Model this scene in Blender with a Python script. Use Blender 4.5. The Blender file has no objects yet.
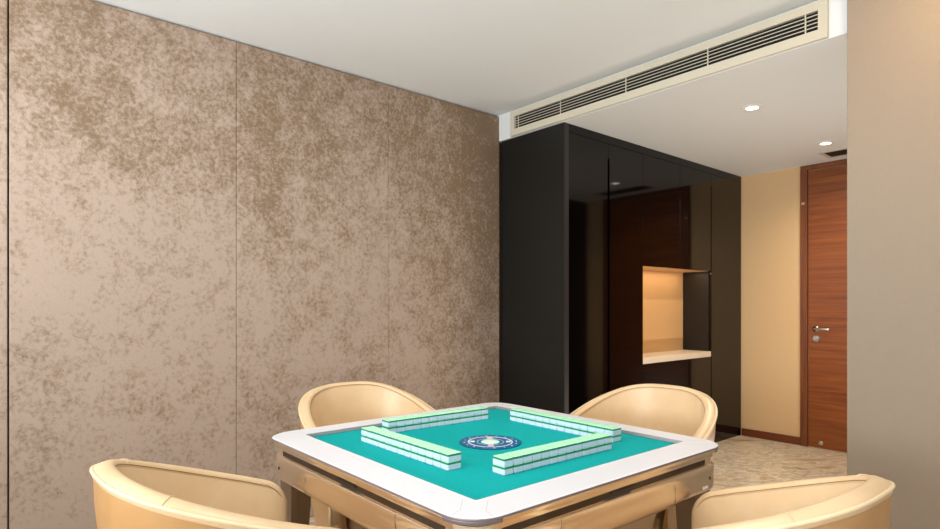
import bpy, bmesh, math, random
from mathutils import Vector, Matrix

random.seed(7)
C = bpy.context.scene.collection
PI = math.pi


def lin(r, g, b):
    def f(c):
        c /= 255.0
        return c / 12.92 if c <= 0.04045 else ((c + 0.055) / 1.055) ** 2.4
    return (f(r), f(g), f(b), 1.0)


# ------------------------------------------------------------------ materials
def mat(name, col=(0.5, 0.5, 0.5, 1), rough=0.5, metal=0.0, **kw):
    m = bpy.data.materials.new(name)
    m.use_nodes = True
    b = m.node_tree.nodes['Principled BSDF']
    b.inputs['Base Color'].default_value = col
    b.inputs['Roughness'].default_value = rough
    b.inputs['Metallic'].default_value = metal
    for k, v in kw.items():
        b.inputs[k.replace('_', ' ')].default_value = v
    return m


class N:
    """small node graph helper"""

    def __init__(self, m):
        self.t = m.node_tree
        self.b = self.t.nodes['Principled BSDF']
        self.tc = self.t.nodes.new('ShaderNodeTexCoord')

    def mapping(self, scale=(1, 1, 1), rot=(0, 0, 0)):
        n = self.t.nodes.new('ShaderNodeMapping')
        n.inputs['Scale'].default_value = scale
        n.inputs['Rotation'].default_value = rot
        self.t.links.new(self.tc.outputs['Object'], n.inputs['Vector'])
        return n.outputs['Vector']

    def noise(self, scale, detail=4, rough=0.6, dist=0.0, vec=None):
        n = self.t.nodes.new('ShaderNodeTexNoise')
        n.inputs['Scale'].default_value = scale
        n.inputs['Detail'].default_value = detail
        n.inputs['Roughness'].default_value = rough
        n.inputs['Distortion'].default_value = dist
        self.t.links.new(vec if vec is not None else self.tc.outputs['Object'], n.inputs['Vector'])
        return n.outputs['Fac']

    def ramp(self, fac, stops, interp='LINEAR'):
        n = self.t.nodes.new('ShaderNodeValToRGB')
        n.color_ramp.interpolation = interp
        els = n.color_ramp.elements
        els[0].position, els[0].color = stops[0]
        els[1].position, els[1].color = stops[-1]
        for p, c in stops[1:-1]:
            e = els.new(p)
            e.color = c
        self.t.links.new(fac, n.inputs['Fac'])
        return n.outputs['Color']

    def math(self, op, a, b=None):
        n = self.t.nodes.new('ShaderNodeMath')
        n.operation = op
        for i, v in enumerate((a, b)):
            if v is None:
                continue
            if isinstance(v, (int, float)):
                n.inputs[i].default_value = v
            else:
                self.t.links.new(v, n.inputs[i])
        return n.outputs[0]

    def mix(self, fac, a, b, blend='MIX'):
        n = self.t.nodes.new('ShaderNodeMix')
        n.data_type = 'RGBA'
        n.blend_type = blend
        for idx, v in ((0, fac), (6, a), (7, b)):
            if isinstance(v, (int, float)):
                n.inputs[idx].default_value = v
            elif isinstance(v, tuple):
                n.inputs[idx].default_value = v
            else:
                self.t.links.new(v, n.inputs[idx])
        return n.outputs[2]

    def color(self, c):
        self.t.links.new(c, self.b.inputs['Base Color'])

    def rough(self, c):
        self.t.links.new(c, self.b.inputs['Roughness'])

    def bump(self, h, strength=0.2, dist=0.01):
        n = self.t.nodes.new('ShaderNodeBump')
        n.inputs['Strength'].default_value = strength
        n.inputs['Distance'].default_value = dist
        self.t.links.new(h, n.inputs['Height'])
        self.t.links.new(n.outputs['Normal'], self.b.inputs['Normal'])


def grey(v):
    return (v, v, v, 1)


M = {}

# crushed velvet wall covering
m = M['velvet'] = mat('crushed_velvet', rough=0.62)
n = N(m)
big = n.noise(1.25, 3, 0.6, 0.3)
mid = n.noise(11.0, 5, 0.68, 0.3)
fine = n.noise(52.0, 6, 0.68, 0.4)
s = n.math('ADD', n.math('MULTIPLY', big, 0.50), n.math('MULTIPLY', mid, 0.60))
s = n.math('ADD', s, n.math('MULTIPLY', fine, 0.85))
xyz = n.t.nodes.new('ShaderNodeSeparateXYZ')
n.t.links.new(n.tc.outputs['Object'], xyz.inputs[0])
# dark patches denser towards the top: shading of the upper wall put into colour
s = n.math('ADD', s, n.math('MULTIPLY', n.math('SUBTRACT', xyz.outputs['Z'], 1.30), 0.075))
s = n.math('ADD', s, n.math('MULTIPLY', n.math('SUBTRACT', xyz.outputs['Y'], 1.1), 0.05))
mask = n.ramp(s, [(0.0, grey(0)), (1.0, grey(1))])
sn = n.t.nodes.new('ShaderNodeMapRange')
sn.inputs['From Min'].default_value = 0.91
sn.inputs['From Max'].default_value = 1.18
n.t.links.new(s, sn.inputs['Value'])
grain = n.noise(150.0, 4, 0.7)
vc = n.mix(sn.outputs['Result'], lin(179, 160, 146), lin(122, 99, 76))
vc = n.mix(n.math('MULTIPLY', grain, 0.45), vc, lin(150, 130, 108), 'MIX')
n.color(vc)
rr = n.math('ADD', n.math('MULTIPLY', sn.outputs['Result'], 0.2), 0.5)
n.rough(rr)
n.bump(fine, 0.25, 0.01)
m.node_tree.nodes['Principled BSDF'].inputs['Specular IOR Level'].default_value = 0.3

# plaster / paint
m = M['ceiling_paint'] = mat('white_ceiling_paint', lin(224, 228, 229), 0.8)
n = N(m)
n.bump(n.noise(60, 4), 0.04, 0.005)

# woven wall paper
m = M['beige_paper'] = mat('beige_woven_wallpaper', rough=0.75)
n = N(m)
w = n.noise(1.0, 3, 0.6, 0, n.mapping((30, 30, 420)))
w2 = n.noise(1.0, 3, 0.6, 0, n.mapping((420, 420, 30)))
wv = n.math('ADD', w, w2)
n.color(n.mix(n.math('MULTIPLY', wv, 0.5), lin(146, 131, 114), lin(162, 147, 129)))
n.bump(wv, 0.12, 0.004)
M['ochre_paper'] = m2 = mat('ochre_woven_wallpaper', rough=0.75)
n = N(m2)
w = n.noise(1.0, 3, 0.6, 0, n.mapping((30, 30, 420)))
n.color(n.mix(w, lin(212, 176, 130), lin(222, 188, 142)))

M['plain_wall'] = mat('warm_white_wall_paint', lin(214, 206, 194), 0.8)

# floor: streaky stone look
m = M['floor'] = mat('streaked_stone_floor', rough=0.35)
n = N(m)
v0 = n.mapping((1, 1, 1), (0, 0, math.radians(-52)))
mp = n.t.nodes.new('ShaderNodeMapping')
mp.inputs['Scale'].default_value = (0.75, 2.2, 1.0)
n.t.links.new(v0, mp.inputs['Vector'])
v = mp.outputs['Vector']
a = n.noise(1.7, 4, 0.55, 1.8, v)
b_ = n.noise(5.5, 6, 0.62, 1.2, v)
f_ = n.math('ADD', n.math('MULTIPLY', a, 0.62), n.math('MULTIPLY', b_, 0.38))
col = n.ramp(f_, [(0.34, lin(166, 138, 106)), (0.42, lin(198, 176, 146)), (0.47, lin(232, 220, 198)), (0.51, lin(176, 160, 138)), (0.55, lin(240, 230, 212)), (0.60, lin(190, 152, 112)), (0.67, lin(226, 214, 194))])
n.color(col)

# leather
def leather(name, c1, c2):
    mm = mat(name, rough=0.36)
    n = N(mm)
    ns = n.noise(5.0, 4, 0.6)
    n.color(n.mix(n.ramp(ns, [(0.35, grey(0)), (0.65, grey(1))]), c1, c2))
    n.bump(n.noise(240, 3, 0.6), 0.08, 0.003)
    n.b.inputs['Specular IOR Level'].default_value = 0.4
    return mm


M['leather'] = leather('tan_cream_leather', lin(224, 195, 155), lin(215, 183, 140))
M['leather_shaded'] = leather('tan_leather_shaded', lin(186, 144, 94), lin(176, 132, 82))  # same leather, darker in colour for the shade on the outer sides
M['piping'] = leather('cream_piping', lin(236, 212, 174), lin(230, 204, 164))
M['stitch'] = mat('brown_stitch_thread', lin(150, 118, 78), 0.7)
M['leg_wood'] = mat('dark_brown_leg_wood', lin(92, 54, 32), 0.4)

# lacquer
M['lacquer'] = mat('black_brown_gloss_lacquer', lin(4, 3, 3), 0.06)
M['lacquer'].node_tree.nodes['Principled BSDF'].inputs['Specular IOR Level'].default_value = 0.36
m = M['lacquer_side'] = mat('black_textured_side_panel', rough=0.3)
n = N(m)
sp = n.noise(120, 5, 0.7)
n.color(n.ramp(sp, [(0.35, lin(7, 9, 8)), (0.68, lin(26, 29, 28))]))
n.bump(sp, 0.3, 0.004)
M['trim_grey'] = mat('charcoal_edge_trim', lin(42, 40, 39), 0.35)
M['cavity'] = mat('black_groove', lin(8, 7, 7), 0.6)
M['reveal'] = mat('dark_brown_reveal', lin(74, 54, 38), 0.8)
M['niche'] = mat('beige_niche_lining', lin(208, 166, 114), 0.6)
M['niche_side'] = mat('dark_satin_lacquer', lin(16, 12, 11), 0.4)
M['stone'] = mat('pale_stone_shelf', lin(222, 208, 188), 0.35)

# wood
def wood(name, c1, c2, along='x', rough=0.4):
    mm = mat(name, rough=rough)
    n = N(mm)
    sc = (1.4, 1.4, 34) if along == 'x' else (34, 34, 1.4)
    g = n.noise(1.0, 6, 0.65, 0.5, n.mapping(sc))
    n.color(n.mix(n.ramp(g, [(0.33, grey(0)), (0.67, grey(1))]), c1, c2))
    return mm


M['door_wood'] = wood('red_brown_door_veneer', lin(112, 54, 18), lin(150, 84, 34), 'x', 0.33)
M['frame_wood'] = wood('red_brown_frame_wood', lin(100, 50, 20), lin(130, 72, 34), 'z', 0.35)
M['base_wood'] = wood('red_brown_base_wood', lin(92, 44, 20), lin(124, 62, 30), 'x', 0.35)
M['dark_panel'] = wood('dark_corridor_veneer', lin(30, 16, 10), lin(44, 23, 14), 'z', 0.4)
M['steel'] = mat('brushed_steel', lin(200, 196, 190), 0.25, 1.0)
M['brass'] = mat('pale_brass_plate', lin(214, 170, 136), 0.35, 0.6)

# table
M['rim_white'] = mat('white_table_rim', lin(218, 217, 220), 0.4)
M['rim_seam'] = mat('rim_seam_grey', lin(176, 174, 176), 0.5)
M['rim_inner'] = mat('grey_inner_lip', lin(152, 148, 150), 0.45)
M['lip_edge'] = mat('dark_plum_edge_band', lin(128, 118, 121), 0.3, 0.5)
m = M['felt'] = mat('turquoise_green_felt', rough=0.85)
n = N(m)
n.color(n.mix(n.noise(160, 4, 0.7), lin(0, 146, 146), lin(0, 166, 164)))
n.b.inputs['Specular IOR Level'].default_value = 0.15
m = M['champagne'] = mat('brushed_champagne_metal', lin(196, 172, 146), 0.24, 0.9)
n = N(m)
br = n.noise(1.0, 4, 0.6, 0, n.mapping((3, 3, 60)))
n.color(n.mix(br, lin(220, 200, 174), lin(240, 222, 198)))
n.rough(n.math('ADD', n.math('MULTIPLY', br, 0.14), 0.16))
M['groove'] = mat('dark_bronze_groove', lin(62, 48, 34), 0.4, 0.4)
M['tab'] = mat('black_plastic_tab', lin(28, 24, 20), 0.5)
M['leg_metal'] = mat('bronze_leg_metal', lin(138, 118, 96), 0.35, 0.7)
M['dial_blue'] = mat('navy_teal_dial', lin(6, 92, 140), 0.35)
M['dial_white'] = mat('white_dial_print', lin(232, 236, 240), 0.4)
M['dial_pink'] = mat('pink_button', lin(240, 190, 196), 0.35)
M['dome'] = mat('pale_green_dome', lin(200, 236, 214), 0.12)

# tiles
M['tile_white'] = mat('ivory_white_tile', lin(202, 216, 230), 0.25)
M['tile_glare'] = mat('green_tile_back_glare', lin(186, 248, 206), 0.25)  # green back paled in colour for the lamp glare on top
M['tile_green'] = mat('green_tile_band', lin(26, 128, 84), 0.3)

# services
M['vent_cream'] = mat('cream_vent_metal', lin(204, 197, 178), 0.5)
M['vent_dark'] = mat('black_duct', lin(10, 9, 8), 0.8)
M['lamp_ring'] = mat('white_lamp_ring', lin(236, 232, 224), 0.35)
m = M['lamp_glow'] = mat('downlight_glow', (1, 1, 1, 1), 0.4)
m.node_tree.nodes['Principled BSDF'].inputs['Emission Color'].default_value = (1.0, 0.93, 0.82, 1)
m.node_tree.nodes['Principled BSDF'].inputs['Emission Strength'].default_value = 6.0


# ------------------------------------------------------------------ mesh helpers
def link(o, parent=None):
    C.objects.link(o)
    if parent is not None:
        o.parent = parent
    return o


def obj(name, bm, material, parent=None, smooth=False, loc=(0, 0, 0), rotz=0.0):
    bmesh.ops.recalc_face_normals(bm, faces=bm.faces[:])
    me = bpy.data.meshes.new(name)
    bm.to_mesh(me)
    bm.free()
    mats = material if isinstance(material, (list, tuple)) else [material]
    for mm in mats:
        me.materials.append(M[mm])
    if smooth:
        for p in me.polygons:
            p.use_smooth = True
    o = bpy.data.objects.new(name, me)
    o.location = loc
    o.rotation_euler = (0, 0, rotz)
    return link(o, parent)


def tag(o, label, cat, group=None):
    o['label'] = label
    o['category'] = cat
    if group:
        o['group'] = group
    return o


def thing(name, label, cat, loc=(0, 0, 0), rotz=0.0, group=None):
    o = bpy.data.objects.new(name, None)
    o.empty_display_size = 0.1
    o.location = loc
    o.rotation_euler = (0, 0, rotz)
    link(o)
    return tag(o, label, cat, group)


def struct(o):
    o['kind'] = 'structure'
    return o


def box(bm, x0, x1, y0, y1, z0, z1, bev=0.0, seg=2, mi=0):
    r = bmesh.ops.create_cube(bm, size=1.0)
    vs = r['verts']
    bmesh.ops.scale(bm, vec=(x1 - x0, y1 - y0, z1 - z0), verts=vs)
    bmesh.ops.translate(bm, vec=((x0 + x1) / 2, (y0 + y1) / 2, (z0 + z1) / 2), verts=vs)
    fs = set(f for v in vs for f in v.link_faces)
    for f in fs:
        f.material_index = mi
    if bev > 0:
        es = list(set(e for v in vs for e in v.link_edges))
        bmesh.ops.bevel(bm, geom=es, offset=bev, segments=seg, affect='EDGES', profile=0.5)
    return bm


def nb(*a, **k):
    return box(bmesh.new(), *a, **k)


def cyl(bm, c, r, depth, axis='z', seg=32, r2=None, mi=0):
    res = bmesh.ops.create_cone(bm, cap_ends=True, cap_tris=False, segments=seg, radius1=r, radius2=r if r2 is None else r2, depth=depth)
    vs = res['verts']
    if axis == 'x':
        bmesh.ops.rotate(bm, verts=vs, cent=(0, 0, 0), matrix=Matrix.Rotation(PI / 2, 3, 'Y'))
    elif axis == 'y':
        bmesh.ops.rotate(bm, verts=vs, cent=(0, 0, 0), matrix=Matrix.Rotation(PI / 2, 3, 'X'))
    bmesh.ops.translate(bm, vec=c, verts=vs)
    for f in set(f for v in vs for f in v.link_faces):
        f.material_index = mi
    return bm


def ring(bm, c, r0, r1, z0, z1, seg=48):
    """flat annulus with thickness around the z axis"""
    loops = []
    for rr, z in ((r0, z0), (r1, z0), (r1, z1), (r0, z1)):
        loops.append([bm.verts.new((c[0] + rr * math.cos(2 * PI * i / seg), c[1] + rr * math.sin(2 * PI * i / seg), z)) for i in range(seg)])
    for k in range(4):
        a, b = loops[k], loops[(k + 1) % 4]
        for i in range(seg):
            bm.faces.new((a[i], a[(i + 1) % seg], b[(i + 1) % seg], b[i]))
    return bm


def rrect(hx, hy, r, seg=8):
    """rounded rectangle outline, counter clockwise"""
    pts = []
    for cx, cy, a0 in ((hx - r, hy - r, 0), (-hx + r, hy - r, 90), (-hx + r, -hy + r, 180), (hx - r, -hy + r, 270)):
        for k in range(seg + 1):
            a = math.radians(a0 + 90 * k / seg)
            pts.append((cx + r * math.cos(a), cy + r * math.sin(a)))
    return pts


def loft(bm, loops, cap0=False, cap1=False, mis=None):
    """join equal length closed loops of 3D points"""
    vl = [[bm.verts.new(p) for p in lp] for lp in loops]
    k = len(vl[0])
    for j in range(len(vl) - 1):
        for i in range(k):
            f = bm.faces.new((vl[j][i], vl[j][(i + 1) % k], vl[j + 1][(i + 1) % k], vl[j + 1][i]))
            if mis:
                f.material_index = mis[j]
    if cap0:
        bm.faces.new(vl[0][::-1])
    if cap1:
        bm.faces.new(vl[-1])
    return vl


def at_z(pts, z):
    return [(x, y, z) for x, y in pts]


def sweep(bm, path, frames, profile, closed=True, caps=True):
    """sweep a 2D profile (n,u) along path; frames = list of (n,u) vectors"""
    rows = []
    for p, (nv, uv) in zip(path, frames):
        rows.append([bm.verts.new(p + nv * a + uv * b) for a, b in profile])
    k = len(profile)
    for j in range(len(rows) - 1):
        for i in range(k if closed else k - 1):
            bm.faces.new((rows[j][i], rows[j][(i + 1) % k], rows[j + 1][(i + 1) % k], rows[j + 1][i]))
    if caps and closed:
        bm.faces.new(rows[0][::-1])
        bm.faces.new(rows[-1])
    return rows


# ------------------------------------------------------------------ room shell
XL, YB, YD = -3.12, 2.93, 5.45          # left wall, bulkhead plane, door wall
ZH, ZL = 2.588, 2.40                    # high and dropped ceiling
XR, YN = 1.35, -1.9                     # unseen sides of the room

struct(obj('floor', nb(XL - 0.1, XR + 0.1, YN - 0.1, YD + 0.1, -0.06, 0), 'floor'))

bm = bmesh.new()
box(bm, XL - 0.1, XR + 0.1, YN - 0.1, YB + 0.002, ZH, ZH + 0.08)
box(bm, XL - 0.1, XR + 0.1, YB, YD + 0.1, ZL, ZH + 0.08)
struct(obj('ceiling', bm, 'ceiling_paint'))

wl = struct(obj('wall_left', nb(XL - 0.12, XL - 0.022, YN - 0.1, YD + 0.1, 0, ZH), 'reveal'))
seams = [-1.754, -0.819, 0.116, 1.052, 1.986, 2.932]
for i in range(len(seams) - 1):
    g0 = 0.003 if i == 2 else 0.0008
    g1 = 0.003 if i == 1 else 0.0008
    if i == len(seams) - 2:
        g1 = 0.0
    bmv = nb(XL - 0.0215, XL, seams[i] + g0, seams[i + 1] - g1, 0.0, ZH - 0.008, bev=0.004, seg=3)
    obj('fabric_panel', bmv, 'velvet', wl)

# far wall with the door
struct(obj('wall_back', nb(XL - 0.02, -0.62, YD, YD + 0.1, 0, ZL), 'ochre_paper'))
struct(obj('baseboard_back', nb(-2.512, -2.002, YD - 0.014, YD, 0, 0.068, bev=0.003), 'base_wood'))

# right hand wall: stub flush with the dropped ceiling, and the corridor side behind it
struct(obj('wall_right', nb(-0.882, XR + 0.1, YB - 0.03, YB + 0.12, 0, ZH, bev=0.003), 'beige_paper'))
struct(obj('wall_corridor', nb(-0.72, -0.62, YB + 0.12, YD, 0, ZL), 'dark_panel'))

# unseen walls behind the camera, each with a window opening added for fill light
def wall_with_window(name, along, fixed0, fixed1, a0, a1, w0, w1, z0, z1):
    bm = bmesh.new()
    for p0, p1, q0, q1 in ((a0, w0, 0, ZH), (w1, a1, 0, ZH), (w0, w1, 0, z0), (w0, w1, z1, ZH)):
        if along == 'x':
            box(bm, p0, p1, fixed0, fixed1, q0, q1)
        else:
            box(bm, fixed0, fixed1, p0, p1, q0, q1)
    struct(obj(name, bm, 'plain_wall'))


wall_with_window('wall_near', 'x', YN - 0.1, YN, XL, XR, -2.3, 0.5, 0.5, 2.35)
wall_with_window('wall_side', 'y', XR, XR + 0.1, YN, YB, -1.2, 2.0, 0.5, 2.35)


def window(name, along, fixed, w0, w1, z0, z1):
    bm = bmesh.new()
    t = 0.05
    mid = (w0 + w1) / 2
    for p0, p1, q0, q1 in ((w0, w0 + t, z0, z1), (w1 - t, w1, z0, z1), (w0 + t, w1 - t, z0, z0 + t), (w0 + t, w1 - t, z1 - t, z1), (mid - t / 2, mid + t / 2, z0 + t, z1 - t)):
        if along == 'x':
            box(bm, p0, p1, fixed - 0.04, fixed, q0, q1)
        else:
            box(bm, fixed, fixed + 0.04, p0, p1, q0, q1)
    struct(obj(name, bm, 'lamp_ring'))


window('added_window_1', 'x', YN - 0.03, -2.3, 0.5, 0.5, 2.35)  # frame of an opening added for the fill light
window('added_window_2', 'y', XR + 0.03, -1.2, 2.0, 0.5, 2.35)

# ------------------------------------------------------------------ door
door = bpy.data.objects.new('door_1', None)
door.location = (-1.946, YD, 0)
link(door)
struct(door)
bm = bmesh.new()
box(bm, -0.056, 0.0, -0.028, -0.0005, 0, ZL - 0.002, bev=0.003)
box(bm, 0.93, 0.986, -0.028, -0.0005, 0, ZL - 0.002, bev=0.003)
box(bm, 0.0, 0.93, -0.028, -0.0005, 2.357, ZL - 0.002, bev=0.003)
obj('door_frame', bm, 'frame_wood', door)
obj('door_leaf', nb(0.004, 0.926, -0.012, -0.001, 0.006, 2.352, bev=0.002), 'door_wood', door)
bm = bmesh.new()
cyl(bm, (0.066, -0.016, 1.005), 0.026, 0.010, 'y')
cyl(bm, (0.066, -0.036, 1.005), 0.010, 0.04, 'y')
box(bm, 0.058, 0.180, -0.062, -0.046, 0.995, 1.016, bev=0.006)
obj('lever_handle', bm, 'steel', door, True)
bm = bmesh.new()
cyl(bm, (0.066, -0.0165, 0.925), 0.026, 0.011, 'y')
cyl(bm, (0.066, -0.024, 0.925), 0.010, 0.008, 'y')
obj('lock_rosette', bm, 'steel', door)
bm = bmesh.new()
cyl(bm, (0.105, -0.018, 0.05), 0.018, 0.014, 'y')
cyl(bm, (0.105, -0.034, 0.05), 0.012, 0.022, 'y')
obj('door_stop', bm, 'steel', door)
pl = obj('sensor_plate', nb(-0.046, -0.018, -0.034, -0.0285, 2.065, 2.087, bev=0.002), 'brass', door)
pl['label'] = 'small pale sensor plate'

# ------------------------------------------------------------------ black cabinet
CX, CY0, CY1 = -2.515, 2.945, 5.435
cab = thing('cabinet', 'tall glossy black built-in cabinet with a lit beige niche', 'cabinet', (CX, CY0, 0))
D_ = 0.595
Lc = CY1 - CY0
ZT = ZL - 0.001
YS1, YS2 = 0.473, 1.926       # handle grooves
NB, NT, ND = 0.762, 1.500, 0.262


def cpart(name, material, *a, bev=0.0, parent=None):
    return obj(name, nb(*a, bev=bev), material, parent or cab)


cpart('side_panel', 'lacquer_side', -D_, -0.003, 0, 0.020, 0, ZT)
cpart('side_panel', 'lacquer', -D_, -0.003, Lc - 0.020, Lc, 0, ZT)
cpart('edge_trim', 'trim_grey', -0.0025, 0.001, 0.0, 0.042, 0.0, ZT - 0.001)
cpart('edge_backing', 'lacquer_side', -0.0225, -0.003, 0.0205, 0.042, 0.0, ZT - 0.001)
cpart('top_trim', 'lacquer', -D_ + 0.01, -0.0, 0.0425, Lc - 0.001, ZT - 0.055, ZT)
cpart('plinth', 'lacquer', -D_, -0.012, 0.0205, Lc - 0.0205, 0, 0.060)
bm = bmesh.new()   # carcass as one clean body with the niche void, built from non overlapping blocks
zt = ZT - 0.06
yA = 0.897
box(bm, -D_, -0.0225, 0.0205, yA - 0.012, 0.0605, zt)
box(bm, -D_, -0.0225, YS2 + 0.012, Lc - 0.0205, 0.0605, zt)
box(bm, -D_, -0.0225, yA - 0.012, YS2 + 0.012, 0.0605, NB - 0.002)
box(bm, -D_, -0.0225, yA - 0.012, YS2 + 0.012, NT + 0.012, zt)
box(bm, -D_, -ND - 0.012, yA - 0.012, YS2 + 0.012, NB - 0.002, NT + 0.012)
obj('carcass', bm, 'cavity', cab)
G = 0.0014
dz0, dz1 = 0.062, ZT - 0.0565
GS = 0.010   # half width of a handle groove
ZG = 2.243   # grooves start here


def door_poly(y0, y1, z0, z1, notch=None):
    """a door leaf in the y-z plane, with an optional handle groove cut from one long edge"""
    x0, x1 = -0.021, 0.0
    if notch is None:
        return nb(x0, x1, y0 + G, y1 - G, z0 + G, z1 - G, bev=0.0012)
    a, b, c, d = y0 + G, y1 - G, z0 + G, z1 - G
    w = GS - 0.0
    if notch == 'hi':
        pts = [(a, c), (b - w, c), (b - w, ZG - 0.01), (b - w * 0.5, ZG - 0.002), (b, ZG), (b, d), (a, d)]
    else:
        pts = [(a + w, c), (b, c), (b, d), (a, d), (a, ZG), (a + w * 0.5, ZG - 0.002), (a + w, ZG - 0.01)]
    bm = bmesh.new()
    v0 = [bm.verts.new((x0, p, q)) for p, q in pts]
    v1 = [bm.verts.new((x1, p, q)) for p, q in pts]
    bm.faces.new(v0)
    bm.faces.new(v1)
    for i in range(len(pts)):
        j = (i + 1) % len(pts)
        bm.faces.new((v0[i], v0[j], v1[j], v1[i]))
    return bm


obj('door', door_poly(0.0425, YS1, dz0, dz1, 'hi'), 'lacquer', cab)
obj('door', door_poly(YS1, yA, dz0, dz1, 'lo'), 'lacquer', cab)
ym = 1.422
obj('door', door_poly(yA, ym, NT, dz1), 'lacquer', cab)
obj('door', door_poly(ym, YS2, NT, dz1), 'lacquer', cab)
obj('door', door_poly(yA, YS2, dz0, NB), 'lacquer', cab)
obj('door', door_poly(YS2, Lc - 0.001, dz0, dz1, 'lo'), 'lacquer', cab)
bm = bmesh.new()
zs = NB + 0.046
box(bm, -ND - 0.010, -ND, yA, YS2, NB, NT + 0.010)
box(bm, -ND, -0.0222, yA, YS2 - 0.002, NT, NT + 0.010)
box(bm, -ND, -0.0222, yA - 0.010, yA, zs, NT)
lin_ = obj('niche_lining', bm, 'niche', cab)
lin_['label'] = 'lit beige lining of the open niche'
cpart('niche_side', 'niche_side', -ND, -0.0222, YS2, YS2 + 0.010, zs, NT)
sh = cpart('niche_shelf', 'stone', -ND, 0.002, yA + 0.0005, YS2 - 0.0005, NB + 0.0005, zs, bev=0.003)
sh['label'] = 'pale stone shelf in the niche'

# ------------------------------------------------------------------ linear air vent in the bulkhead
VX0, VX1, VZ0, VZ1 = -2.985, -0.962, 2.403, 2.576
OX0, OX1, OZ0, OZ1 = -2.945, -1.000, 2.448, 2.536
vent = thing('air_vent', 'long cream slotted air vent in the ceiling bulkhead above cabinet', 'air vent', (VX0, YB, VZ0))
vx = lambda x: x - VX0
vz = lambda z: z - VZ0
bm = bmesh.new()
y0, y1 = -0.020, -0.0005
for a in ((VX0, VX1, OZ1, VZ1), (VX0, VX1, VZ0, OZ0), (VX0, OX0, OZ0, OZ1), (OX1, VX1, OZ0, OZ1)):
    box(bm, vx(a[0]), vx(a[1]), y0, y1, vz(a[2]), vz(a[3]))
bmesh.ops.remove_doubles(bm, verts=bm.verts[:], dist=1e-5)
obj('vent_frame', bm, 'vent_cream', vent)
obj('vent_duct', nb(vx(OX0), vx(OX1), -0.003, -0.0006, vz(OZ0), vz(OZ1)), 'vent_dark', vent)
nsl = 4
for k in range(nsl):
    z = OZ0 + (k + 1) * (OZ1 - OZ0) / (nsl + 1)
    obj('vent_slat', nb(vx(OX0), vx(OX1), -0.0165, -0.0125, vz(z - 0.0017), vz(z + 0.0017)), 'vent_cream', vent)
for x in (-2.905, -2.52, -2.02, -1.52, -1.052):
    obj('vent_divider', nb(vx(x - 0.003), vx(x + 0.003), -0.0195, -0.0172, vz(OZ0), vz(OZ1)), 'vent_cream', vent)

# small grille in the dropped ceiling by the door
gr = thing('ceiling_grille', 'small dark slatted grille in the low ceiling above the door', 'air vent', (-1.735, 5.05, ZL))
bm = bmesh.new()
gw, gd = 0.62, 0.24
for a in ((0, gw, 0, 0.03), (0, gw, gd - 0.03, gd), (0, 0.03, 0.03, gd - 0.03), (gw - 0.03, gw, 0.03, gd - 0.03)):
    box(bm, a[0], a[1], a[2], a[3], -0.005, -0.0005)
obj('grille_frame', bm, 'vent_cream', gr)
obj('grille_duct', nb(0.03, gw - 0.03, 0.03, gd - 0.03, -0.003, -0.0006), 'vent_dark', gr)
for k in range(4):
    y = 0.03 + (k + 1) * (gd - 0.06) / 5
    obj('grille_slat', nb(0.03, gw - 0.03, y - 0.006, y + 0.006, -0.0048, -0.0032), 'groove', gr)

# recessed downlights in the dropped ceiling
for i, (x, y, lab) in enumerate(((-1.594, 3.588, 'round recessed downlight nearer the long vent'), (-1.593, 4.783, 'round recessed downlight beside the small ceiling grille, nearer the door'))):
    t = thing('downlight', lab, 'downlight', (x, y, ZL), 0, 'recessed downlights by the door')
    obj('trim_ring', ring(bmesh.new(), (0, 0), 0.036, 0.052, -0.007, -0.0005), 'lamp_ring', t)
    obj('lamp_disc', cyl(bmesh.new(), (0, 0, -0.0025), 0.036, 0.003), 'lamp_glow', t)

# ------------------------------------------------------------------ mahjong table
TX, TY, TZ = -1.375, 1.246, 0.78
FZ = 0.768
tb = thing('mahjong_table', 'square automatic mahjong table with white rim and turquoise felt top', 'table', (TX, TY, 0))
HO, HI, HA = 0.521, 0.4250, 0.500
IX, IY = -0.009, 0.0105      # the felt sits a little off the middle of the rim
bm = bmesh.new()
sg = 10
inner = lambda d, r: [(x + IX, y + IY) for x, y in rrect(HI + d, HI + d, r, sg)]
loft(bm, [at_z(inner(0, 0.004), FZ + 0.001), at_z(inner(0, 0.004), TZ - 0.001), at_z(inner(0.0015, 0.005), TZ),
          at_z(rrect(HO - 0.004, HO - 0.004, 0.085, sg), TZ), at_z(rrect(HO - 0.0012, HO - 0.0012, 0.087, sg), TZ - 0.0012), at_z(rrect(HO, HO, 0.088, sg), TZ - 0.0035),
          at_z(rrect(HO, HO, 0.088, sg), TZ - 0.006)], mis=[1, 1, 0, 0, 2, 2])
rim = obj('table_rim', bm, ['rim_white', 'rim_inner', 'lip_edge'], tb)
# printed-like corner joints of the rim: two kinked hairlines at every corner


def hairline(bm, pts, w=0.0010):
    vs = []
    for q, p in enumerate(pts):
        a = Vector(pts[max(0, q - 1)]); b = Vector(pts[min(len(pts) - 1, q + 1)])
        d = (b - a).normalized()
        nv = Vector((-d.y, d.x)) * w / 2
        vs.append((bm.verts.new((p[0] - nv.x, p[1] - nv.y, TZ + 0.0002)), bm.verts.new((p[0] + nv.x, p[1] + nv.y, TZ + 0.0002))))
    for a, b in zip(vs, vs[1:]):
        bm.faces.new((a[0], b[0], b[1], a[1]))
    return bm


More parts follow.
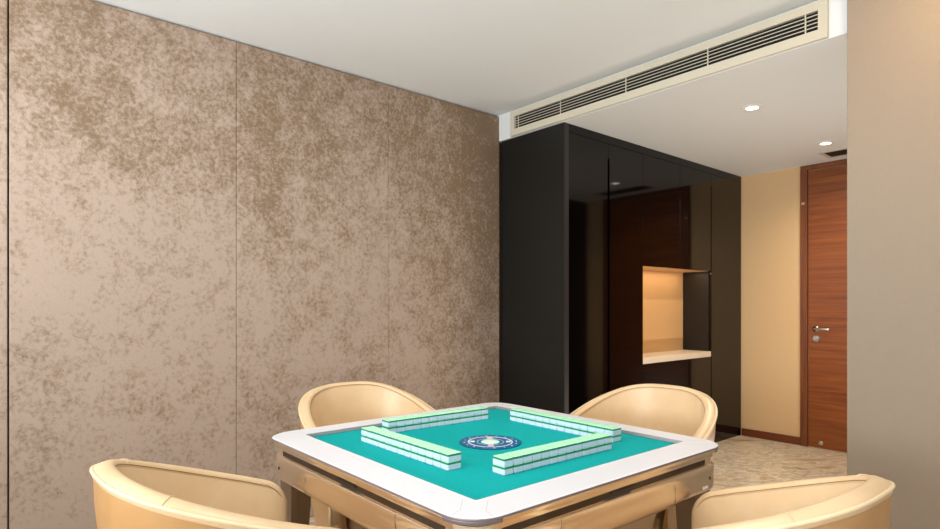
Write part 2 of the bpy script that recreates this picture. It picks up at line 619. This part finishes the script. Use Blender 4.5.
for k in range(4):
    c, s_ = math.cos(k * PI / 2), math.sin(k * PI / 2)
    for fl in (0, 1):
        pts = [(0.398, 0.4365), (0.443, 0.481), (0.453, 0.5095)]
        if fl:
            pts = [(y, x) for x, y in pts]
        obj('corner_joint', hairline(bmesh.new(), [(c * x - s_ * y, s_ * x + c * y) for x, y in pts]), 'rim_seam', rim)
obj('felt', nb(-HI + IX, HI + IX, -HI + IY, HI + IY, FZ - 0.012, FZ), 'felt', tb)
bm = bmesh.new()
loft(bm, [at_z(rrect(HO - 0.001, HO - 0.001, 0.0875, sg), TZ - 0.006), at_z(rrect(HO + 0.0, HO + 0.0, 0.088, sg), TZ - 0.008), at_z(rrect(HO - 0.002, HO - 0.002, 0.087, sg), TZ - 0.015),
          at_z(rrect(HA + 0.004, HA + 0.004, 0.072, sg), TZ - 0.021)])
for q, f_ in enumerate(bm.faces):
    f_.material_index = 0 if (q % (4 * (sg + 1))) % (sg + 1) < sg else 1
obj('edge_band', bm, ['lip_edge', 'champagne'], tb, False)
# skirt: bevelled band, groove and bellied side panels running round the corners
BELLY = [(0.000, 0.7260), (0.0035, 0.7245), (0.0052, 0.7215), (0.0062, 0.714), (0.0064, 0.707), (0.0054, 0.699), (0.0048, 0.692), (0.0054, 0.684), (0.0062, 0.675), (0.0058, 0.664), (0.0045, 0.656), (0.002, 0.6505)]
bm = bmesh.new()
prof = [(0.004, TZ - 0.021), (0.0045, 0.750), (0.003, 0.7455), (-0.002, 0.7435), (-0.002, 0.7275)] + BELLY + [(-0.003, 0.6475), (-0.05, 0.612)]
loft(bm, [at_z(rrect(HA + d, HA + d, 0.060 + d, sg), z) if d > -0.02 else at_z(rrect(HA + d, HA + d, 0.03, sg), z) for d, z in prof], cap1=True)
sk = obj('skirt', bm, 'champagne', tb, True)
sk.data.set_sharp_from_angle(angle=math.radians(30))
for k in range(4):
    Rk = Matrix.Rotation(k * PI / 2, 4, 'Z')

    def rot(bm):
        bmesh.ops.transform(bm, matrix=Rk, verts=bm.verts[:])
        return bm
    # front of the shallow drawer, set flush into the bellied side
    bm = bmesh.new()
    W_ = 0.238
    pr = [(HA - 0.001, 0.7255)] + [(HA + d + 0.0006, z) for d, z in BELLY[1:]] + [(HA - 0.001, 0.6505)]
    rows = [[bm.verts.new((x, sgn * W_, z)) for x, z in pr] for sgn in (-1, 1)]
    for i in range(len(pr) - 1):
        bm.faces.new((rows[0][i], rows[0][i + 1], rows[1][i + 1], rows[1][i]))
    bm.faces.new((rows[0][0], rows[1][0], rows[1][-1], rows[0][-1]))
    bm.faces.new(rows[0]); bm.faces.new(rows[1])
    dp = obj('drawer_panel', rot(bm), 'champagne', tb, True)
    dp.data.set_sharp_from_angle(angle=math.radians(30))
    for sg_ in (1, -1):
        obj('panel_seam', rot(nb(HA, HA + 0.0067, min(sg_ * W_, sg_ * (W_ + 0.0008)), max(sg_ * W_, sg_ * (W_ + 0.0008)), 0.655, 0.722)), 'leg_metal', dp)
    obj('groove', rot(nb(HA - 0.004, HA - 0.0012, -0.415, 0.415, 0.7278, 0.7432)), 'groove', tb)
    obj('latch_tab', rot(nb(HA - 0.004, HA + 0.0055, -0.05, 0.05, 0.7375, 0.7435, bev=0.0015)), 'tab', tb)
    for sg_ in (1, -1):
        obj('screw', rot(cyl(bmesh.new(), (HA + 0.0035, sg_ * 0.432, 0.686), 0.005, 0.005, 'x', 16)), 'tab', tb)
    bm = bmesh.new()
    x1, y1 = 0.480, 0.480
    loft(bm, [[(x1 - a, y1 - b, 0.640) for a, b in ((0, 0), (0.085, 0), (0.085, 0.02), (0.075, 0.075), (0.02, 0.085), (0, 0.085))],
              [(x1 - 0.004 - a, y1 - 0.004 - b, 0.30) for a, b in ((0, 0), (0.065, 0), (0.065, 0.02), (0.055, 0.055), (0.02, 0.065), (0, 0.065))],
              [(x1 - 0.006 - a, y1 - 0.006 - b, 0.0) for a, b in ((0, 0), (0.06, 0), (0.06, 0.02), (0.05, 0.05), (0.02, 0.06), (0, 0.06))]], True, True)
    obj('leg', rot(bm), 'leg_metal', tb)
npl = obj('name_plate', nb(HA + 0.004, HA + 0.0078, 0.392, 0.418, 0.660, 0.667, bev=0.0008), 'lamp_ring', sk)
npl['label'] = 'tiny pale plate near the right corner of the skirt'
# dice dial in the middle of the felt
dial = obj('dice_dial', cyl(bmesh.new(), (0, 0, FZ + 0.0012), 0.098, 0.0024, seg=64), 'dial_blue', tb)
dial.location = (0.003, 0.004, 0)
dial['label'] = 'round blue dial with white ring'
obj('dial_ring', ring(bmesh.new(), (0, 0), 0.067, 0.071, FZ + 0.0022, FZ + 0.0030, 64), 'dial_white', dial)
obj('dial_ring', ring(bmesh.new(), (0, 0), 0.041, 0.0425, FZ + 0.0022, FZ + 0.0028, 64), 'dial_white', dial)
bm = bmesh.new()
prev = []
for j in range(6):
    a = PI / 2 * j / 6
    prev.append([(0.030 * math.cos(a) * math.cos(2 * PI * i / 32), 0.030 * math.cos(a) * math.sin(2 * PI * i / 32), FZ + 0.002 + 0.007 * math.sin(a)) for i in range(32)])
loft(bm, prev, False, True)
obj('dice_dome', bm, 'dome', dial, True)
vdir = math.radians(49.65)
for ang, mname, rr_, nm in ((49.65 + 90, 'dial_pink', 0.052, 'dial_button'), (49.65 - 90, 'dial_pink', 0.052, 'dial_button'), (49.65, 'dial_white', 0.057, 'dial_mark'), (49.65 + 180, 'dial_white', 0.057, 'dial_mark')):
    a = math.radians(ang)
    bm = bmesh.new()
    box(bm, -0.0105, 0.0105, -0.010, 0.010, FZ + 0.0022, FZ + 0.0045, bev=0.001)
    bmesh.ops.transform(bm, matrix=Matrix.Translation((rr_ * math.cos(a), rr_ * math.sin(a), 0)) @ Matrix.Rotation(a, 4, 'Z') @ Matrix.Diagonal((0.9 if nm == 'dial_button' else 0.7, 0.9 if nm == 'dial_button' else 0.6, 1, 1)), verts=bm.verts[:])
    obj(nm, bm, mname, dial)
for k in range(16):
    a = 2 * PI * (k + 0.5) / 16
    obj('dial_dot', cyl(bmesh.new(), (0.083 * math.cos(a), 0.083 * math.sin(a), FZ + 0.0026), 0.0024 if k % 2 else 0.0034, 0.0008, seg=10), 'dial_white', dial)

# ------------------------------------------------------------------ mahjong tiles
TW, TL, TH = 0.0333, 0.0465, 0.0214


def tile_body():
    bm = bmesh.new()
    lp = lambda i, r, z: at_z(rrect(TW / 2 - i, TL / 2 - i, r, 3), z)
    loft(bm, [lp(0.0016, 0.003, 0), lp(0.0004, 0.0035, 0.0012), lp(0, 0.0035, 0.003), lp(0, 0.0035, TH - 0.0064)], True, True)
    return bm


def tile_back():
    """coloured back of a tile: a deep green layer with overhead glare put into its pale top face"""
    bm = bmesh.new()
    lp = lambda i, r, z: at_z(rrect(TW / 2 - i, TL / 2 - i, r, 3), z)
    loft(bm, [lp(0, 0.0035, TH - 0.0063), lp(0, 0.0035, TH - 0.0022), lp(0.0004, 0.0035, TH - 0.0010), lp(0.0014, 0.003, TH - 0.0002)], True, True, mis=[1, 1, 0])
    for f in bm.faces:
        if f.calc_center_median().z > TH - 0.0008:
            f.material_index = 0
    return bm


tile0 = bpy.data.objects.new('mahjong_tile', None)
tile0.empty_display_size = 0.02
body0 = obj('tile_body', tile_body(), 'tile_white', tile0)
back0 = obj('tile_back', tile_back(), ['tile_glare', 'tile_green'], tile0)
back0['label'] = 'green back'
ORD = ['first', 'second', 'third', 'fourth', 'fifth', 'sixth', 'seventh', 'eighth', 'ninth', 'tenth', 'eleventh', 'twelfth', 'thirteenth', 'fourteenth']
ROWS = [  # name, which end counting starts from, centre of row, direction angle, group
    ('front left', 'left', (-1.4300, 0.9715), 0.004, 13, 0.0346),
    ('front right', 'near', (-1.0980, 1.2530), PI / 2 - 0.018, 13, 0.0340),
    ('back left', 'near', (-1.6990, 1.2905), PI / 2 - 0.060, 13, 0.0335),
    ('back right', 'far', (-1.3540, 1.5675), -0.012, 14, 0.0337),
]
first = True
for rname, end, (cx, cy), ang, cnt, PT in ROWS:
    for lay in (0, 1):
        for k in range(cnt):
            if first:
                r = tile0
                link(r)
                first = False
            else:
                r = tile0.copy()
                C.objects.link(r)
                for ch in (body0, back0):
                    c = ch.copy()
                    C.objects.link(c)
                    c.parent = r
            off = (k - (cnt - 1) / 2) * PT + (-0.0015 if (k == 0 and rname == 'front right') else 0)
            jit = random.uniform(-0.0005, 0.0005)
            r.location = (cx + off * math.cos(ang) - jit * math.sin(ang), cy + off * math.sin(ang) + jit * math.cos(ang), FZ + 0.0002 + lay * (TH + 0.0001))
            r.rotation_euler = (0, 0, ang + random.uniform(-0.006, 0.006))
            tag(r, '%s-layer green-backed mahjong tile, %s from the %s end of the %s row' % ('bottom' if lay == 0 else 'top', ORD[k], end, rname), 'mahjong tile', 'mahjong tiles in the %s row' % rname)

# ------------------------------------------------------------------ tub chairs
CW, CD, CYC, CN = 0.309, 0.548, 0.42, 2.614
CZB, CZA, CP, CTP = 0.849, 0.658, 0.994, 0.030
CR = 0.055      # rounding of the arm's front corner


def chair_path():
    """rim line of a tub chair: from one arm front, round the back, to the other arm front"""
    half = []
    nn = 22
    for i in range(nn + 1):
        t = PI / 2 * i / nn
        x = CW * math.sin(t) ** (2 / CN) if i else 0.0
        y = CYC - CYC * math.cos(t) ** (2 / CN) if i < nn else CYC
        half.append((x, y))
    for y in (0.44, 0.46, 0.48, 0.50, 0.515, 0.527, 0.537, 0.544, CD):
        half.append((CW - CTP * ((y - CYC) / (CD - CYC)) ** 2 * 0.6, y))
    # resample evenly along the curve but keep the front samples
    dense = []
    for (ax, ay), (bx, by) in zip(half, half[1:]):
        for q in range(12):
            f = q / 12
            dense.append((ax + (bx - ax) * f, ay + (by - ay) * f))
    dense.append(half[-1])
    Ls = [0]
    for a, b in zip(dense, dense[1:]):
        Ls.append(Ls[-1] + math.dist(a, b))
    tot = Ls[-1]
    out = []
    j = 0
    cnt = 44
    targets = [tot * (i / cnt) for i in range(cnt - 5)] + [tot - d for d in (0.06, 0.05, 0.04, 0.03, 0.022, 0.015, 0.010, 0.006, 0.003, 0.0012, 0.0)]
    targets = sorted(t for t in targets if t <= tot)
    for tg in targets:
        while j < len(Ls) - 2 and Ls[j + 1] < tg:
            j += 1
        f = (tg - Ls[j]) / max(1e-9, Ls[j + 1] - Ls[j])
        out.append((dense[j][0] + (dense[j + 1][0] - dense[j][0]) * f, dense[j][1] + (dense[j + 1][1] - dense[j][1]) * f, tot - tg))
    return out


def rim_z(y, rest):
    z = CZB - (CZB - CZA) * (max(y, 0) / CD) ** CP
    if rest < CR:
        q = min(1.0, (CR - rest) / CR)
        z -= CR * (1 - math.sqrt(max(0, 1 - q * q)))
    return z


half = chair_path()
P2 = [(-x, y, r) for x, y, r in half[::-1][:-1]] + half
plan = [Vector((x, y, 0)) for x, y, r in P2]
nrm = []
for i in range(len(plan)):
    a = plan[max(0, i - 1)]
    b = plan[min(len(plan) - 1, i + 1)]
    t = (b - a).normalized()
    nrm.append(Vector((-t.y, t.x, 0)))          # path runs from -x arm round the back to +x arm: left normal is inward
zr = [rim_z(y, r) for x, y, r in P2]
SEAT_Z = 0.44


def make_chair(label, loc, rz):
    t = thing('tub_chair', label, 'chair', (loc[0], loc[1], 0), rz, 'tub chairs round the mahjong table')
    K = len(plan)
    # outer shell
    bm = bmesh.new()
    lev = [(1.0, 0.011), (0.985, 0.010), (0.90, 0.013), (0.72, 0.025), (0.5, 0.047), (0.25, 0.075), (0.06, 0.094), (0.0, 0.104)]
    rows = []
    for f, off in lev:
        row = []
        for i in range(K):
            z = 0.13 + (zr[i] - 0.012 - 0.13) * f
            row.append(bm.verts.new(plan[i] + nrm[i] * off + Vector((0, 0, z))))
        rows.append(row)
    for a, b in zip(rows, rows[1:]):
        for i in range(K - 1):
            bm.faces.new((a[i], a[i + 1], b[i + 1], b[i]))
    # inner side of the shell, joined at the arm fronts and along the bottom
    rin = []
    for f, off in [(1.0, 0.048), (0.97, 0.051), (0.8, 0.056), (0.5, 0.085), (0.25, 0.100), (0.0, 0.116)]:
        row = []
        for i in range(K):
            z = 0.13 + (zr[i] - 0.014 - 0.13) * f
            row.append(bm.verts.new(plan[i] + nrm[i] * off + Vector((0, 0, z))))
        rin.append(row)
    for a, b in zip(rin, rin[1:]):
        for i in range(K - 1):
            bm.faces.new((a[i + 1], a[i], b[i], b[i + 1]))
    for i in range(K - 1):
        bm.faces.new((rows[-1][i], rows[-1][i + 1], rin[-1][i + 1], rin[-1][i]))
        bm.faces.new((rows[0][i + 1], rows[0][i], rin[0][i], rin[0][i + 1]))
    for e in (0, K - 1):
        loop = [r[e] for r in rows] + [r[e] for r in rin[::-1]]
        bm.faces.new(loop)
    obj('shell', bm, 'leather_shaded', t, True)
    # rim pad and piping follow the rim line and drop down the arm fronts
    path, frames = [], []
    drop = [0.02, 0.05, 0.09, 0.14, 0.19]
    pts = [plan[i] + Vector((0, 0, zr[i])) for i in range(K)]
    ns = list(nrm)
    pts = [pts[0] - Vector((0, 0, d)) for d in drop[::-1]] + pts + [pts[-1] - Vector((0, 0, d)) for d in drop]
    ns = [ns[0]] * len(drop) + ns + [ns[-1]] * len(drop)
    for i, p in enumerate(pts):
        a = pts[max(0, i - 1)]
        b = pts[min(len(pts) - 1, i + 1)]
        tt = (b - a).normalized()
        nv = ns[i]
        nv = (nv - tt * nv.dot(tt)).normalized()
        uv = tt.cross(nv)
        frames.append((nv, uv))
    prof = [(0.008, -0.018), (0.008, -0.007), (0.012, -0.002), (0.020, 0.002), (0.031, 0.005), (0.041, 0.005), (0.048, 0.002), (0.0515, -0.004), (0.0525, -0.018), (0.030, -0.022)]
    bm = bmesh.new()
    sweep(bm, pts, frames, prof)
    pad = obj('rim_pad', bm, 'leather', t, True)
    bm = bmesh.new()
    sweep(bm, pts, frames, [(0.0080 + 0.0042 * math.cos(a), -0.0060 + 0.0042 * math.sin(a)) for a in [2 * PI * q / 8 for q in range(8)]])
    pp = obj('piping', bm, 'piping', t, True)
    pp['label'] = 'raised cream piping along the outer edge'
    bm = bmesh.new()
    sweep(bm, pts, frames, [(0.0520 + 0.0011 * math.cos(a), -0.007 + 0.0011 * math.sin(a)) for a in [2 * PI * q / 6 for q in range(6)]])
    obj('seam_line', bm, 'stitch', pad, True)
    # cross seams of the rim pad
    for frac in (0.37, 0.63):
        bm = bmesh.new()
        i = int(len(pts) * frac)
        p = pts[i]
        nv, uv = frames[i]
        tt = nv.cross(uv)
        arc = [p + nv * a + uv * (b + 0.0006) for a, b in prof[1:8]]
        fr = []
        for q in range(len(arc)):
            d = (arc[min(q + 1, len(arc) - 1)] - arc[max(q - 1, 0)]).normalized()
            fr.append((tt, d.cross(tt)))
        sweep(bm, arc, fr, [(0.0016 * math.cos(a), 0.0016 * math.sin(a)) for a in [2 * PI * q / 6 for q in range(6)]])
        obj('cross_seam', bm, 'leather', pad, True)
    # inner padding
    bm = bmesh.new()
    rows = []
    for f, off in [(1.0, 0.0525), (0.92, 0.058), (0.6, 0.080), (0.2, 0.108), (0.0, 0.118)]:
        row = []
        for i in range(K):
            zt = zr[i] - 0.013
            z = SEAT_Z - 0.04 + (zt - (SEAT_Z - 0.04)) * f
            row.append(bm.verts.new(plan[i] + nrm[i] * off + Vector((0, 0, z))))
        rows.append(row)
    for a, b in zip(rows, rows[1:]):
        for i in range(K - 1):
            bm.faces.new((a[i], a[i + 1], b[i + 1], b[i]))
    obj('backrest', bm, 'leather', t, True)
    # seat cushion
    bm = bmesh.new()
    out = [plan[i] + nrm[i] * 0.114 for i in range(K) if P2[i][1] < 0.49]
    x0, xe = out[0], out[-1]
    front = []
    for q in range(9):
        f = q / 8
        x = xe.x + (x0.x - xe.x) * f
        front.append(Vector((x * 1.0, 0.500 + 0.016 * math.sin(PI * f), 0)))
    cen = Vector((0, 0.27, 0))
    lp = out + front
    loops = []
    for sc, z in ((0.80, 0.26), (0.97, 0.27), (0.985, 0.30), (0.985, 0.40), (1.0, 0.425), (0.985, 0.452), (0.93, 0.468), (0.75, 0.474), (0.3, 0.478)):
        loops.append([cen + (p - cen) * sc + Vector((0, 0, z)) for p in lp])
    loft(bm, loops, True, True)
    obj('seat', bm, 'leather', t, True)
    # base board and legs
    bm = bmesh.new()
    lp2 = [plan[i] + nrm[i] * 0.118 for i in range(K) if P2[i][1] < 0.43]
    loft(bm, [[p + Vector((0, 0, z)) for p in lp2] for z in (0.132, 0.255)], True, True)
    obj('base', bm, 'leather_shaded', t)
    for sx, sy in ((-0.125, 0.14), (0.125, 0.14), (-0.135, 0.38), (0.135, 0.38)):
        bm = bmesh.new()
        cyl(bm, (sx, sy, 0.066), 0.014, 0.132, r2=0.020, seg=16)
        obj('leg', bm, 'leg_wood', t, False)
    return t


make_chair('cream leather tub chair in front of the velvet wall, behind the table', (-2.432, 1.302), -1.650)
make_chair('cream leather tub chair behind the table in front of the black cabinet', (-1.402, 2.363), 3.229)
make_chair('cream leather tub chair in the near left foreground, seen from its back', (-1.431, 0.189), 0.034)
make_chair('cream leather tub chair in the near right foreground, below the beige wall', (-0.331, 1.301), 1.544)

# ------------------------------------------------------------------ lights
def area(name, loc, rot, sx, sy, power, col, shape='RECTANGLE'):
    l = bpy.data.lights.new(name, 'AREA')
    l.shape = shape
    l.size = sx
    if shape == 'RECTANGLE':
        l.size_y = sy
    l.energy = power
    l.color = col
    o = bpy.data.objects.new(name, l)
    o.location = loc
    o.rotation_euler = rot
    link(o)
    return o


def spot(name, loc, power, col, angle=110, blend=0.6, r=0.04, rot=(0, 0, 0)):
    l = bpy.data.lights.new(name, 'SPOT')
    l.energy = power
    l.color = col
    l.spot_size = math.radians(angle)
    l.spot_blend = blend
    l.shadow_soft_size = r
    o = bpy.data.objects.new(name, l)
    o.location = loc
    o.rotation_euler = rot
    link(o)
    return o


# added fill lights in the two window openings, tilted up to brighten the ceilings
area('fill_near_opening', (-0.9, YN - 0.06, 1.30), (math.radians(152), 0, 0), 2.6, 1.2, 225, (0.94, 0.97, 1.0))
area('fill_side_opening', (XR + 0.06, 0.4, 1.30), (math.radians(140), 0, math.radians(90)), 3.0, 1.2, 14, (0.94, 0.97, 1.0))
# ceiling light above the table
area('table_ceiling_lamp', (TX, TY, ZH - 0.02), (0, 0, 0), 0.7, 0.7, 13.5, (1.0, 0.96, 0.90), 'DISK')
area('wall_washer', (0.12, 2.50, ZH - 0.03), (math.radians(35), 0, 0), 1.4, 0.06, 9.5, (1.0, 0.66, 0.34))
# downlights by the door
for x, y in ((-1.594, 3.588), (-1.593, 4.783)):
    spot('downlight_lamp', (x, y, ZL - 0.015), 60, (1.0, 0.84, 0.64), 155, 1.0)
# added fill, hidden round the corridor corner, that brightens the dropped ceiling
area('corridor_fill', (-0.80, 3.85, 0.10), (math.radians(180), math.radians(-22), 0), 0.12, 1.0, 25, (1.0, 0.88, 0.74))
# strip hidden behind the niche head
area('niche_strip', (CX - 0.13, CY0 + 1.41, NT - 0.008), (0, 0, 0), 0.16, 0.9, 1.7, (1.0, 0.76, 0.50))

w = bpy.data.worlds.new('World')
bpy.context.scene.world = w
w.use_nodes = True
w.node_tree.nodes['Background'].inputs['Color'].default_value = (0.80, 0.88, 1.0, 1)
w.node_tree.nodes['Background'].inputs['Strength'].default_value = 0.6

# ------------------------------------------------------------------ camera
cd = bpy.data.cameras.new('camera')
cd.sensor_width = 36.0
cd.lens = 36.0 * 586.19 / 940.0
cd.shift_y = 41.5 / 940.0
cd.clip_start = 0.02
cam = bpy.data.objects.new('camera', cd)
cam.location = (0, 0, 1.2)
cam.rotation_euler = (PI / 2, 0, math.radians(49.65))
link(cam)
sc = bpy.context.scene
sc.camera = cam
sc.view_settings.view_transform = 'Standard'
sc.view_settings.look = 'None'
sc.view_settings.gamma = 1.0
sc.view_settings.exposure = 0.0
sc.view_settings.use_curve_mapping = False
